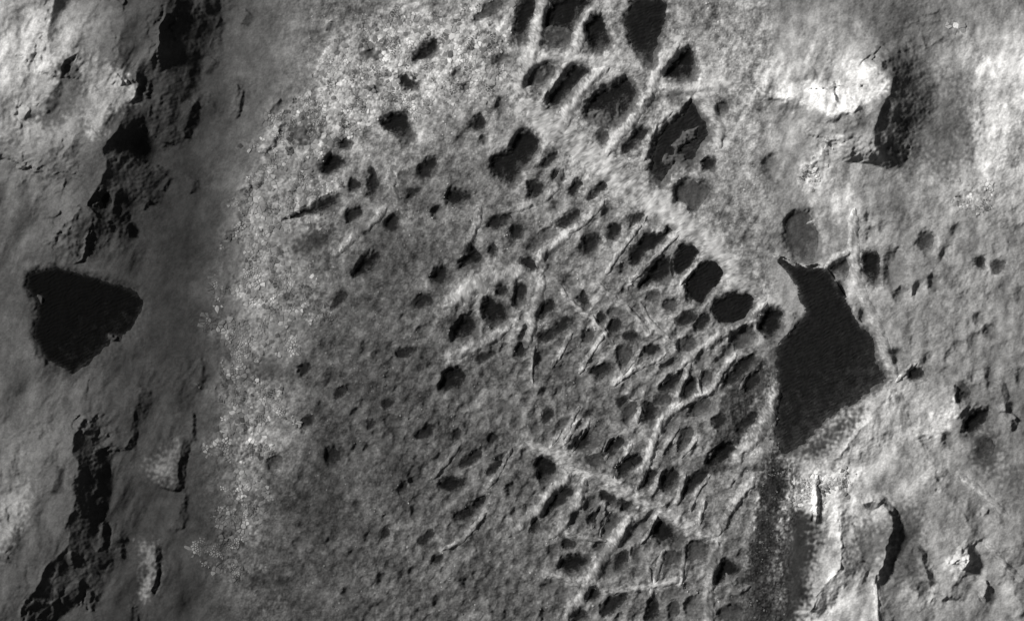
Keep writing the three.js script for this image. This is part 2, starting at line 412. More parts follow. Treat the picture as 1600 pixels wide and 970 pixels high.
// boxwork ridges: half width, tone lift, line, wording
const RIDGES = [
  [17, 1.32, '815,152 850,185 900,225 950,264 1000,300 1050,335 1100,376 1150,428 1196,470', 'broad pale main ridge running diagonally down to the big sand field'],
  [6, 1.3, '1062,66 1040,95 1027,115 1020,140 1005,166 985,192 962,218 946,246', 'narrow bright ridge descending left of the ring-shaped sand hollow'],
  [8, 1.25, '852,-30 843,30 838,62 824,100 814,132 819,152', 'pale upright ridge at the top edge beside a speckled sand strip'],
  [8, 1.22, '952,102 925,122 905,146 890,172 884,198', 'curved pale ridge hugging the upper left of a rounded sand hollow'],
  [7, 1.2, '942,8 914,28 906,58 900,88', 'short pale ridge between two black hollows near the top edge'],
  [7, 1.15, '845,86 900,92 950,96 1000,108', 'level pale ridge crossing below the top edge hollows'],
  [4, 1.15, '892,92 868,125 846,160', 'thin slanting ridge between a grey hollow and a sand-floored trough'],
  [4, 1.15, '1052,172 1026,192 1016,222 1004,252', 'thin ridge on the left flank of the ring-shaped sand hollow'],
  [7, 1.2, '1086,140 1110,170 1122,196 1126,232', 'pale ridge curving round the right of the ring-shaped sand hollow'],
  [7, 1.25, '1030,136 1080,138 1130,132 1185,142', 'bright level ridge under the triangular sand hollow'],
  [3, 1.25, '1012,336 986,370 962,404 946,430', 'thin bright ridge left of the long stepped sand trough'],
  [3, 1.2, '1060,366 1036,390 1006,420 984,442', 'thin bright ridge right of the long stepped sand trough'],
  [3, 1.2, '1094,406 1078,426 1062,446', 'short thin ridge between two flat-floored sand boxes'],
  [9, 1.32, '832,416 800,430 760,440 720,462 690,482', 'wide pale curved ridge above a pair of black pits'],
  [5, 1.3, '750,322 744,350 732,376 716,396', 'small bright-faced curved ridge above a black wedge-shaped pit'],
  [6, 1.12, '850,430 840,472 830,512 816,552', 'pale ridge falling right of the pair of black pits'],
  [2, 1.25, '836,540 831,575 832,600', 'hairline bright ridge below the middle pits'],
  [5, 1.25, '1200,472 1170,496 1140,516 1100,542 1075,562 1048,582 1018,602 990,624', 'long bright ridge slanting left from the big sand field'],
  [5, 1.2, '1080,566 1070,592 1060,620 1042,650 1026,680 1015,712 1005,742 996,766', 'tall pale ridge winding down through the small honeycomb cells'],
  [2.5, 1.25, '907,654 893,676 881,696', 'hairline ridge above left of a half-shaded pit'],
  [6, 1.45, '818,690 870,715 920,740 970,766 1020,792 1062,816 1112,842', 'straight lower diagonal ridge crossing the honeycomb cells'],
  [7, 1.35, '988,806 965,840 945,870 925,905 905,940 880,985', 'bright straight ridge running to the bottom edge'],
  [7, 1.3, '892,738 866,770 840,800 812,820 792,838', 'pale ridge above left of a narrow slanting sand trough'],
  [6, 1.3, '916,746 900,790 880,820 858,842', 'pale ridge below right of a narrow slanting sand trough'],
  [6, 1.2, '1122,846 1115,880 1110,920 1108,990', 'upright pale ridge at the bottom right corner of the honeycomb'],
  [5, 1.3, '1122,838 1140,802 1160,772 1182,745', 'pale ridge climbing right beside the dark rubble strip'],
  [4, 1.35, '945,924 1000,920 1048,910 1068,904', 'low level ridge crossing the lowest cells'],
  [3.5, 1.2, '1032,736 1024,768', 'stubby ridge between twin shaded pits'], [3.5, 1.2, '1072,734 1066,760 1058,790', 'stubby ridge right of twin shaded pits'],
  [2, 1.2, '1028,804 1012,838 1000,852', 'hairline ridge splitting a slanting box from a shaded one'],
  [2, 1.2, '955,800 944,822 938,840', 'hairline ridge between two small slanting boxes'],
  [6, 1.12, '1336,325 1335,370 1337,405 1342,440 1355,475 1370,502 1379,532 1394,572 1402,592', 'long pale ridge along the right rim of the big sand field'],
  [4, 1.25, '1288,420 1308,402 1338,392', 'bright arched ridge over a small triangular hollow'],
  [3, 1.2, '1208,398 1236,411 1262,417 1290,418', 'thin pale rim between the round grey hollow and the big sand field'],
  [3, 1.1, '1434,566 1416,582 1400,597', 'short pale ridge meeting the right tip of the big sand field'],
  [2.5, 1.25, '1246,357 1258,351 1271,346', 'small bright bar of rock inside the round grey hollow'],
  [2, 1.25, '1067,308 1072,294 1078,284', 'left hairline rib inside the boxed grey hollow'], [2, 1.2, '1080,312 1088,296 1093,290', 'right hairline rib inside the boxed grey hollow'],
  [4, 1.1, '1500,742 1540,772 1575,805', 'faint diagonal ridge near the right edge, upper of two'], [4, 1.1, '1540,848 1578,888 1606,914', 'faint diagonal ridge near the right edge, lower of two'],
  [3, 1.15, '1366,900 1370,930 1372,985', 'bright hairline ridge at the bottom edge on the right'],
  [3, 1.2, '1062,668 1045,692 1034,712', 'thin ridge among the honeycomb cells left of the dark slope'], [3, 1.2, '1092,680 1078,700 1064,716', 'thin ridge among the honeycomb cells beside the dark slope'],
  [3, 1.2, '1002,634 998,652 996,664', 'thin rib between two oval honeycomb cells'], [2.5, 1.2, '1070,582 1064,604 1062,622', 'thin rib between two leaf-shaped honeycomb cells'],
  [4.5, 1.3, '1152,552 1128,584 1112,610 1084,626 1052,642 1030,668 1018,712', 'bright forked ridge curving down beside the dark slope'],
  [3, 1.2, '1004,545 980,576 960,604', 'faint ridge below a triangular honeycomb cell'], [2.5, 1.25, '1034,604 1044,592 1060,580', 'hairline rim over a leaf-shaped honeycomb cell'],
  [2.5, 1.2, '1096,578 1094,603 1098,620', 'short rib between oval cells at the upper right of the honeycomb'], [2.5, 1.2, '968,724 976,708 985,694', 'hairline rib right of a shaded slanting cell'], [2.5, 1.2, '943,706 950,692 958,682', 'hairline rib left of a shaded slanting cell'],
  [2.5, 1.25, '862,696 870,682 878,670', 'leftmost of two parallel hairline ribs in the middle honeycomb'],
  [8, 1.35, '1218,596 1210,630 1198,655 1182,684 1156,708', 'rough pale bank along the left edge of the big sand field'], [2.5, 1.35, '1172,584 1164,598 1155,610', 'small bright spur on the dark slope'],
  [6, 1.2, '895,360 870,380 850,395 838,425', 'pale ridge stepping down between the small pits under the main ridge'], [4, 1.2, '945,312 915,345 890,362 862,380 835,395', 'slender curving ridge above a row of grey cells'],
  [5, 1.2, '640,330 620,315 612,290 608,262', 'faint arched ridge right of the leaf-shaped pit'], [5, 1.2, '606,318 585,345 560,362 530,395', 'faint slanting ridge left of a dark egg-shaped pit'],
  [6, 1.3, '700,560 730,548 770,528 800,505', 'faint pale swell below the paired black pits'], [5, 1.2, '790,330 830,318 862,300 880,262', 'low pale swell winding between small round pits'],
  [4, 1.2, '1040,858 1030,885 1022,915', 'low rib dropping from a shaded box to the lowest cells'], [4, 1.2, '900,905 920,912 935,925', 'short low rib at the lower left of the bright straight ridge'],
  [3, 1.3, '922,658 910,682 894,706', 'short rib above the lower diagonal ridge, left of a half-shaded pit'], [2.5, 1.3, '967,680 956,700 944,722', 'short rib above the lower diagonal ridge between two slanting cells'], [3, 1.3, '988,692 976,716 961,748', 'rib dropping to the lower diagonal ridge left of the winding ridge'],
  [3, 1.3, '1102,782 1098,800 1094,822', 'short upright rib ending near the right end of the lower diagonal ridge'], [3, 1.3, '952,778 940,800 924,828', 'slanting rib between two rows of tiny boxes below the diagonal ridge'],
  [3, 1.3, '1072,845 1068,880 1064,916', 'upright rib left of the upright corner ridge'], [3, 1.3, '884,834 915,842 950,846', 'low cross rib above a wide shaded box at the bottom'], [3.5, 1.3, '848,894 878,902 906,916', 'low cross rib below a wide shaded box at the bottom'],
  [3, 1.3, '1014,884 1017,910 1021,936', 'short upright rib above the lowest cross ridge'], [3, 1.3, '906,634 892,660 879,688', 'rightmost of two parallel hairline ribs in the middle honeycomb'], [3.5, 1.3, '962,598 1000,574 1042,553', 'slanting rib over a pair of small oval cells'],
  [3, 1.25, '1110,742 1090,770 1080,800', 'rib along the foot of the dark slope'], [3, 1.25, '895,520 880,545 862,575', 'rib slanting below a twin black pit'], [3, 1.25, '945,520 925,550 905,585', 'rib slanting between small black pits in the middle honeycomb'], [3, 1.25, '1000,470 1015,500 1040,525 1060,545', 'cross rib under the flat-floored sand boxes'],
  [3, 1.25, '930,440 960,465 990,490 1015,520', 'cross rib below the long stepped sand trough'], [3, 1.25, '870,440 890,470 930,500 960,540', 'cross rib among small black pits below the slender curving ridge'], [3, 1.2, '1130,880 1150,925 1175,915', 'faint rib right of the upright corner ridge'],
  [3, 1.25, '720,690 700,720 672,750', 'faint rib between slanting pits on the lower plain'], [3, 1.25, '800,700 775,745 760,765', 'faint rib left of the lower diagonal ridge end'], [3, 1.25, '760,800 720,845 690,860', 'faint rib below the slanting dog-bone pit']];
// fractured pale bedrock: outline, density, wording
const OUTCROPS = [
  ['500,100 540,50 600,20 680,0 800,0 800,60 800,130 760,170 700,150 660,200 600,170 560,200 530,240 480,250 430,260 400,310 390,260 395,210 440,160 490,130', 1, 'large pale fractured bedrock outcrop across the upper middle'],
  ['365,290 420,250 520,270 510,340 470,360 460,420 515,440 505,500 460,520 420,560 400,610 340,640 318,600 350,480 360,420 370,350', .9, 'ragged pale fractured outcrop down the left margin of the pitted ground'],
  ['340,640 380,590 450,600 440,650 420,700 410,760 370,770 330,720 310,690', 1.2, 'compact speckled pale outcrop at lower left of the pitted ground'],
  ['310,900 335,800 370,750 420,760 410,850 380,905', .9, 'small pale outcrop near the lower left below the speckled one'],
  ['1500,280 1540,285 1565,300 1550,330 1512,348 1485,325', 1.2, 'small white blocky outcrop near the right edge'],
  ['1250,280 1285,215 1310,215 1295,265 1268,300', .8, 'bright slanting outcrop below the white crested hill'],
  ['1468,30 1520,28 1525,60 1485,72', .8, 'little pale outcrop beside wind ripples at upper right'],
  ['1225,760 1285,725 1345,730 1330,772 1270,802 1232,800', .8, 'white broken outcrop south of the big sand field']];
//#END

// ---------------------------------------------------------------- relief
each(-M, -M, 1600 + M, 970 + M, (k, x, y, ix, iy) => { HT[k] = plain(ix, iy); });
function nearLine(L, x, y) { // distance and signed side (+ right of travel) and end fade
  let bd = 1e18, bs = 0, bt = 0;
  for (let i = 0; i + 1 < L.length; i++) {
    const ax = L[i][0], ay = L[i][1], ex = L[i + 1][0] - ax, ey = L[i + 1][1] - ay, t = clamp(((x - ax) * ex + (y - ay) * ey) / (ex * ex + ey * ey), 0, 1);
    const dx = x - ax - ex * t, dy = y - ay - ey * t, d = dx * dx + dy * dy;
    if (d < bd) { bd = d; bs = ex * dy - ey * dx; bt = (i + t) / (L.length - 1); }
  }
  return [Math.sqrt(bd), bs, bt];
}
HILLS.forEach(([s, h, wl, wr, pw]) => {
  const L = spline(pts(s), 12), [a, b, c, d] = bbox(L), m = Math.max(wl, wr) * 1.05;
  each(a - m, b - m, c + m, d + m, (k, x, y, ix, iy) => {
    const big = h > 15 ? (L[0][0] > 1300 ? 0.45 : 1) : 0.35, [dist, side, t] = nearLine(L, x + big * (15 * noise(ix / 48 + h, iy / 48) + 2 * noise(ix / 17, iy / 17 + h)), y + big * (15 * noise(ix / 48, iy / 48 + h) + 2 * noise(ix / 17 + h, iy / 17)));
    // travelling down the map, the left edge of the map lies on the + side
    const ends = sm(0, 0.3, 1 - t) * (L[0][1] < -15 ? 1 : sm(0, 0.3, t)), wm = Math.min(wl, wr), w = (wm + ((side > 0 ? wl : wr) - wm) * ends) * (side > 0 ? 1 : 1 + 0.55 * noise(t * L.length / 5 + h, 3.3)), q = clamp(1 - dist / w, 0, 1); if (q <= 0) return;
    const e = pw + 0.22 * noise(ix / 28, iy / 28) + 0.08 * noise(ix / 9, iy / 9);
    const body = side > 0 ? Math.pow(q, (h > 20 ? 1.15 : 1.7) * Math.max(0.9, e)) : 1.25 * q * q / (q + 0.25);
    HT[k] += h * (L[0][0] > 1260 && L[0][1] > 590 ? 1.8 : 1) * body * (1 + 0.16 * noise(t * 7, h)) * sm(0, 0.14, Math.min(t, 1 - t) + 0.03 + (L[0][1] < -15 ? 0.1 : 0));
  });
});
HB.set(HT);
const RND = rng(4242);
const hollows = HOLLOWS.trim().split('\n').map(l => {
  const tk = l.trim().split(/\s+/), o = { kind: tk.shift(), k: 1, F: 0.34 };
  while (/^[kF]\d/.test(tk[0])) { const t = tk.shift(); if (t[0] === 'k') o.k = +t.slice(1); else o.F = +t.slice(1); }
  if (tk[0] === 'c') { const [cx, cy] = tk[1].split(',').map(Number), [rx, ry] = tk[2].split(',').map(Number); o.P = ellipse(cx, cy, rx, ry, (+(tk[3] || 0)) * Math.PI / 180); }
  else o.P = smoothPoly(pts(tk.join(' ')));
  o.r = Math.sqrt(area(o.P) / Math.PI); 
  const [a, b, c, d] = bbox(o.P); o.box = [a, b, c, d]; o.x = (a + c) / 2; o.y = (b + d) / 2; o.el = Math.max(c - a, d - b) / Math.min(c - a, d - b);
  if (o.x > 860 && o.x < 1200 && o.y > 470 && o.r < 16) { const g = o.kind === 'd' ? 1.14 : 1.3; o.P = o.P.map(p => [o.x + (p[0] - o.x) * g, o.y + (p[1] - o.y) * g]); }
  o.inr = 0; for (let yy = b; yy <= d; yy += 1) for (let xx = a; xx <= c; xx += 1) o.inr = Math.max(o.inr, -sdPoly(o.P, xx, yy));
  o.depth = Math.min((o.inr + 2) * (o.kind === 'f' ? 0.4 : o.kind === 'm' ? 0.6 : o.r > 40 ? 0.8 : 0.64), 12) * o.k;
  o.wall = Math.min(o.inr * (o.kind === 'd' ? 0.8 : 1.0), o.r > 40 ? (o.x < 300 ? 24 : 14) : 12);
  return o;
});
// a scatter of unnamed tiny pits in the pocked ground
const tiny = []; { const r = rng(91); const Z = pts('540,620 700,560 860,600 900,680 880,800 860,970 480,970 470,860 560,760'); while (tiny.length < 190) { const x = 470 + r() * 440, y = 560 + r() * 410; if (sdPoly(Z, x, y) < 0) tiny.push({ P: ellipse(x, y, 2.5 + r() * 3.5, 2.5 + r() * 4, r() * 3, 9), depth: 1 + r() * 1.4, wall: 3 }); } }
{ const r = rng(92); const Z = pts('870,420 1000,440 1060,520 1150,520 1180,600 1120,740 1000,720 860,620'); let n = 0; while (n < 70) { const x = 860 + r() * 320, y = 420 + r() * 320; if (sdPoly(Z, x, y) < 0) { n++; tiny.push({ P: ellipse(x, y, 3 + r() * 3, 4 + r() * 6, 0.5 + r() * .4, 9), depth: 1 + r() * 1.6, wall: 3 }); } } }
{ const r = rng(93); let n = 0; while (n < 34) { const x = 1400 + r() * 220, y = 330 + r() * 330; n++; tiny.push({ P: ellipse(x, y, 3 + r() * 4, 4 + r() * 6, r() * .6, 9), depth: .8 + r() * 1.4, wall: 4 }); } }
// unnamed bare cells that fill the gaps of the honeycomb
{
  const r = rng(505), Z = [[pts('830,560 900,470 980,420 1060,440 1180,520 1200,600 1180,700 1190,760 1160,850 1175,970 870,970 840,880 800,800 800,690'), 260, 5.6], [pts('640,480 800,440 840,540 800,690 800,820 850,970 560,970 560,860 640,740 560,640'), 220, 4], [pts('1345,340 1600,340 1600,650 1430,600 1390,540'), 14, 6]];
  const lines = RIDGES.map(q => [spline(pts(q[2]), 8), q[0]]), mine = [];
  for (const [P, n, rad] of Z) { const [a, b, c, d] = bbox(P); let got = 0; for (let t = 0; t < 6000 && got < n; t++) {
    const x = a + r() * (c - a), y = b + r() * (d - b), rx = rad * (0.75 + r() * 0.6), ry = rx * (1.15 + r() * 0.75); if (sdPoly(P, x, y) > 0) continue;
    if (hollows.some(o => Math.abs(o.x - x) < 90 && Math.abs(o.y - y) < 90 && sdPoly(o.P, x, y) < ry * 0.7 + 2)) continue;
    if (mine.some(m => Math.hypot(m[0] - x, m[1] - y) < m[2] + ry * 0.9 + 2)) continue; if (lines.some(([L, hw]) => nearLine(L, x, y)[0] < hw + rx * 0.8)) continue;
    mine.push([x, y, ry]); got++; tiny.push({ P: ellipse(x, y, rx, ry, 0.35 + r() * 0.5, 11), depth: rx * (0.5 + 0.35 * r()), wall: rx, inr: rx, r: rx });
  } }
}
for (const o of hollows) { if (o.r > 40) continue; const [a, b, c, d] = o.box; each(a - 12, b - 12, c + 12, d + 12, (k, x, y) => { const s = sdPoly(o.P, x, y); if (s < 11) HT[k] = Math.min(HT[k], HB[k] - 0.2 * o.depth * sm(11, -2, s)); }); }
for (const o of [...hollows, ...tiny]) {
  const [a, b, c, d] = bbox(o.P), m = 10;
  const rim = o.r ? 5 : 2.2, grow = o.r ? 1.6 : 0;
  each(a - m, b - m, c + m, d + m, (k, x, y) => {
    const s = sdPoly(o.P, x, y) - grow; if (s > 9) return;
    const g = clamp(((x - (a + c) / 2) * 0.7 + (y - (b + d) / 2) * 0.72) / (0.5 * Math.max(c - a, d - b)), -1, 1);
    const dd = o.depth * sm(rim + 1.5 * Math.max(0, g), -Math.min(o.wall * (1 + 0.9 * Math.max(0, g)), (o.inr ?? 4) * 1.25), s);
    const cut = HB[k] - dd - (o.kind && o.r < 40 ? 0.2 * o.depth * sm(11, -2, s + grow) : 0);
    if (s < rim + 1.5) HT[k] = Math.min(HT[k], cut);
  });
}
const zone = (Z, x, y, soft) => { let w = 0; for (const [P, q] of Z) { const b = P.b || (P.b = bbox(P)); if (x < b[0] - soft || x > b[2] + soft || y < b[1] - soft || y > b[3] + soft) continue; w = Math.max(w, q * sm(soft, -soft, sdPoly(P, x, y))); } return w; };
// honeycomb: shallow cells between weathered walls, drawn out along the two joint directions
function cells2(x, y) { const X = Math.floor(x), Y = Math.floor(y); let f1 = 9, f2 = 9; for (let j = -1; j <= 1; j++) for (let i = -1; i <= 1; i++) { const a = PERM[PERM[(X + i) & 255] + ((Y + j) & 255)], px = X + i + 0.12 + 0.76 * a / 255, py = Y + j + 0.12 + 0.76 * PERM[a + 7] / 255, d = Math.hypot(px - x, py - y); if (d < f1) { f2 = f1; f1 = d; } else if (d < f2) f2 = d; } return f2 - f1; }
const ZHONEY = [[pts('800,690 830,560 900,450 980,400 1060,430 1170,510 1190,600 1170,700 1180,760 1150,850 1170,970 1160,1030 860,1030 850,900 800,820'), .42], [pts('860,200 960,270 1100,390 1060,440 900,450 800,420 780,330'), .25], [pts('640,560 800,520 830,700 850,1030 560,1030 520,900 540,760 520,620'), .16], [pts('1340,330 1620,330 1620,680 1420,620 1380,520'), .2]];
each(-M, -M, 1600 + M, 970 + M, (k, x, y, ix, iy) => {
  const w = zone(ZHONEY, ix, iy, 28); if (w < 0.02) return;
  const sc = ix > 800 ? 1 : 0.72, u = (x * 0.56 - y * 0.83) / (35 * sc), v = (x * 0.83 + y * 0.56) / (20 * sc);
  const n = cells2(u + 0.5 * noise(ix / 34, iy / 34), v + 0.5 * noise(ix / 34 + 5, iy / 34)), n2 = cells2(u * 2.1 + 9, v * 2.1 + 3 * noise(ix / 40, iy / 40));
  const keep = 0.5 + 0.6 * sm(-0.35, 0.35, noise(ix / 46 + 2, iy / 46)), fresh = 1 - sm(0.4, 2.5, HB[k] - HT[k]);
  HT[k] -= w * keep * fresh * (5.2 * sc * sm(0.04, 0.7, n) + 0.7 * sm(0.08, 0.6, n2));
});
for (const [h, P] of MOUNDS) { const [a, b, c, d] = bbox(P); each(a - 8, b - 8, c + 8, d + 8, (k, x, y, ix, iy) => { HT[k] += h * sm(3.5, -5, sdPoly(P, x, y)) * (1 + 0.4 * noise(ix / 5, iy / 5)); }); }
// grain of the surface: flutes on the slopes, rough ground, ripples
const ZFLUTE = [[pts('-80,-80 300,-80 285,60 250,180 170,330 250,420 60,420 -80,420'), 1], [pts('-80,560 320,560 300,760 290,1040 -80,1040'), .9], [pts('1180,60 1420,60 1430,250 1340,300 1200,220'), .8], [pts('1250,740 1680,740 1680,1040 1250,1040'), .55], [pts('1190,170 1340,200 1330,330 1210,300'), .5]];
const ZSTRIP = [[pts('1192,560 1222,600 1218,690 1240,720 1262,760 1240,830 1225,1030 1150,1030 1165,860 1180,760 1205,690'), 1], [pts('1100,738 1125,660 1155,575 1200,550 1200,620 1170,680 1130,735'), .8]];
const OUT = OUTCROPS.map(o => [pts(o[0]), 1]);
each(-M, -M, 1600 + M, 970 + M, (k, x, y, ix, iy) => {
  const slope = Math.abs(HB[Math.min(N - 1, k + 4)] - HB[Math.max(0, k - 4)]) / 8, f = zone(ZFLUTE, ix, iy, 40) * (1 - 0.6 * sm(0.3, 0.7, slope)), fr = zone(OUT, x, y, 12);
  const bx0 = 400 - 130 * sm(540, 680, y), box = sm(bx0, bx0 + 110, x + 30 * noise(ix / 50, iy / 50)) * sm(1260, 1190, x), rgh = clamp(0.55 + 1.1 * fbm(ix / 70 + 30, iy / 70, 3), 0.08, 1.1) * (0.62 + 0.38 * box + 0.4 * sm(1230, 1300, x));
  let h = 4.5 * fbm(ix / 95, iy / 95, 3) + (1.8 + 1.0 * box + 1.6 * sm(1230, 1300, x)) * fbm(ix / 30, iy / 30, 4) + rgh * (1.5 * fbm(ix / 8, iy / 8, 3) + 0.5 * noise(ix / 2.6, iy / 2.6));
  if (f > 0.01) {
    const u = ix * -0.42 + iy * 0.907, v = ix * 0.907 + iy * 0.42, w = 9 * noise(ix / 60, iy / 60);
    h += f * (9 * noise((v + w) / 52, u / 95) + 3.2 * noise((v + w) / 23 + 7, u / 52) + (1.0 * noise((v + w) / 9, u / 30) + 0.4 * noise((v + w) / 4.5, u / 14)) * (0.6 + 0.9 * noise(ix / 55 + 8, iy / 55)) + 1.2 * fbm(ix / 24, iy / 24, 3));
  }
  if (fr > 0.01) h += fr * (0.4 * noise(ix / 5.2, iy / 5.2) + 1.2 * noise(ix / 13, iy / 13));
  const inHol = sm(1.0, 6, HB[k] - HT[k]);
  HT[k] += h * (1 - 0.7 * inHol) * (1 - 0.62 * sm(0.22, 0.5, slope));
});
// ---------------------------------------------------------------- surface tone: matter, with some sunlight and shade painted in
each(-M, -M, 1600 + M, 970 + M, (k, x, y, ix, iy) => {
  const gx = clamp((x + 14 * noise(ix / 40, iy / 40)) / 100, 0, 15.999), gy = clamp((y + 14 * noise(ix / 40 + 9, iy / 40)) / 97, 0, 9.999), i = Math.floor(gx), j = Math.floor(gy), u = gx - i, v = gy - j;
  let t = (GROUND_TONE[j][i] * (1 - u) + GROUND_TONE[j][i + 1] * u) * (1 - v) + (GROUND_TONE[j + 1][i] * (1 - u) + GROUND_TONE[j + 1][i + 1] * u) * v;
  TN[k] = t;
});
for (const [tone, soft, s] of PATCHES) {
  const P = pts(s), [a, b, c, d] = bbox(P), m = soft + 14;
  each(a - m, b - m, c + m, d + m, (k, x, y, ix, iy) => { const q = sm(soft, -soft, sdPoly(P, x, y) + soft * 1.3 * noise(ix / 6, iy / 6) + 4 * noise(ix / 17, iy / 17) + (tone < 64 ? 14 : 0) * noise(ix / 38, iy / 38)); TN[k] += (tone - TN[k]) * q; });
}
each(-M, -M, 1600 + M, 970 + M, (k, x, y, ix, iy) => {
  const fr = zone(OUT, x + 46 * noise(ix / 44, iy / 44), y + 22 * noise(ix / 38 + 5, iy / 38), 20), bx0 = 410 - 130 * sm(540, 680, iy), box = sm(bx0, bx0 + 120, ix) * sm(1230, 1180, ix);
  let g = (0.3 + 0.14 * box) * fbm(ix / 60, iy / 60, 4) + box * (0.3 * fbm(ix / 24 + 7, iy / 24, 3) + 0.16 * noise((ix * .83 + iy * .56) / 8, (ix * .56 - iy * .83) / 42)) + (0.10 + 0.16 * box) * noise(ix / 11, iy / 11) + (0.05 + 0.1 * box) * noise(ix / 4.6, iy / 4.6);
  g += (0.32 + 0.34 * box) * 0.5 * noise(ix / 2.3, iy / 2.3) + (0.1 + 0.22 * box) * 0.5 * noise(ix / 3.9 + 9, iy / 3.9);
  if (fr > 0.01) g += fr * (0.12 + 0.25 * noise(ix / 9 + 5, iy / 9) + 0.3 * noise(ix / 3.6, iy / 3.6 + 5));
  const rt = sm(1080, 1240, x); if (rt > 0) g += rt * (0.14 * noise(ix / 15 + 2, iy / 50) + 0.14 * fbm(ix / 26, iy / 26 + 8, 3) + 0.07 * noise(ix / 5, iy / 14) + 0.1 * noise(ix / 3, iy / 3));
  const st = zone(ZSTRIP, x, y, 12); if (st > 0) g += st * (0.7 * noise(ix / 2.6, iy / 3.2) + 0.4 * noise(ix / 6, iy / 14));
  const br = sm(135, 175, TN[k]); if (br > 0) g += br * (0.16 * noise((ix * .9 + iy * .42) / 8, (iy * .9 - ix * .42) / 30) + 0.12 * fbm(ix / 14 + 3, iy / 14, 3));
  TN[k] = clamp(TN[k] * (1 + g), 18, 240);
});
for (const o of hollows) { // hollow sides darkened: clinging dark sand plus painted shade, with a ragged edge
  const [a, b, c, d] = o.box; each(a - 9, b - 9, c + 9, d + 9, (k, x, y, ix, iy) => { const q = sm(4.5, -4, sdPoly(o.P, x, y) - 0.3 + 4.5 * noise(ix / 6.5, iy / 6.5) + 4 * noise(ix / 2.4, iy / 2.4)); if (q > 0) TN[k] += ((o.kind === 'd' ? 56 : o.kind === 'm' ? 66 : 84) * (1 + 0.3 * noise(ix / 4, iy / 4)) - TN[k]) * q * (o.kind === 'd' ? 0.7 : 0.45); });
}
for (const [hw0, lift, str] of RIDGES) {
  const hw = hw0 < 10 ? hw0 * 1.3 : hw0;
  const L = spline(pts(str), 6), [a, b, c, d] = bbox(L), m = hw * 2 + 10;
  each(a - m, b - m, c + m, d + m, (k, x, y, ix, iy) => { const q = nearLine(L, x, y)[0] + hw * 0.7 * noise(ix / 7, iy / 7) + 2 * noise(ix / 2.7, iy / 2.7); if (q < hw * 2.1) TN[k] = Math.max(TN[k], Math.min(TN[k] * (1 + (lift - 1) * 1.0 * sm(hw * 2.1, hw * 0.5, q)), 190)); });
}
const refl = t => lin(t) * 1.0;

// ---------------------------------------------------------------- materials
function grainTexture(seed, lo, hi, size = 512) {
  const d = new Uint8Array(size * size * 4), r = rng(seed), p = 24;
  const per = (x, y, f) => { // tileable value mix
    const a = x / size * Math.PI * 2, b = y / size * Math.PI * 2;
    return noise(Math.cos(a) * f + seed, Math.sin(a) * f + Math.cos(b) * f * 1.3) + noise(Math.sin(b) * f - seed, Math.cos(a + b) * f);
  };
  for (let y = 0; y < size; y++) for (let x = 0; x < size; x++) {
    const n = 0.5 + 0.22 * per(x, y, p) + 0.16 * per(x, y, p * 2.3) + 0.3 * (r() - 0.5), v = Math.round(255 * clamp(lo + (hi - lo) * n, 0, 1)), k = (y * size + x) * 4;
    d[k] = d[k + 1] = d[k + 2] = v; d[k + 3] = 255;
  }
  const t = new THREE.DataTexture(d, size, size); t.wrapS = t.wrapT = THREE.RepeatWrapping; t.magFilter = THREE.LinearFilter; t.minFilter = THREE.LinearMipmapLinearFilter; t.generateMipmaps = true; t.needsUpdate = true; return t;
}
const grainBump = grainTexture(5, 0, 1), grainCol = grainTexture(11, 0.82, 1.0); grainCol.colorSpace = THREE.SRGBColorSpace;
const rockMat = new THREE.MeshPhysicalMaterial({ specularIntensity: 0.25, vertexColors: true, roughness: 1, metalness: 0, map: grainCol, bumpMap: grainBump, bumpScale: 0.12 });
const sandMat = new THREE.MeshPhysicalMaterial({ specularIntensity: 0.1, vertexColors: true, roughness: 1, metalness: 0, map: grainCol, bumpMap: grainBump, bumpScale: 0.04 });
const WXm = x => (x - CX) * U, WZm = y => (y - CY) * U;

// ---------------------------------------------------------------- ground sheet, split into plain and hills
function axis(max) { // fine inside the map, growing steps out to the horizon
  const a = []; for (let x = -15; x <= max + 15; x += 1.5) a.push(x);
  const grow = (from, dir) => { const o = []; let s = 2, x = from; while (Math.abs(x - from) < 52000) { x += dir * s; o.push(x); s *= 1.13; } return o; };
  return [...grow(a[0], -1).reverse(), ...a, ...grow(a[a.length - 1], 1)];
}
const AX = axis(1600), AY = axis(970), nx = AX.length, ny = AY.length;
function ground(x, y) {
  const ox = Math.max(0, -M + 2 - x, x - (1600 + M - 2)), oy = Math.max(0, -M + 2 - y, y - (970 + M - 2)), o = Math.hypot(ox, oy);
  if (o <= 0) return bil(HT, x, y);
  const e = bil(HT, x, y), q = sm(60, 420, o);
  return e * (1 - q) + q * (plain(x, y) + 14 * fbm(x / 160, y / 160, 3)) + sm(0, 80, o) * 2.6 * fbm(x / 38, y / 38, 3);
}
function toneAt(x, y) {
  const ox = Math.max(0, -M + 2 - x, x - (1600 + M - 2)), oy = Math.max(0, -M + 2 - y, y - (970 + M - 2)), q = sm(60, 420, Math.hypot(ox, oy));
  return bil(TN, x, y) * (1 - q) + q * (98 + 40 * fbm(x / 130, y / 130, 4));
}
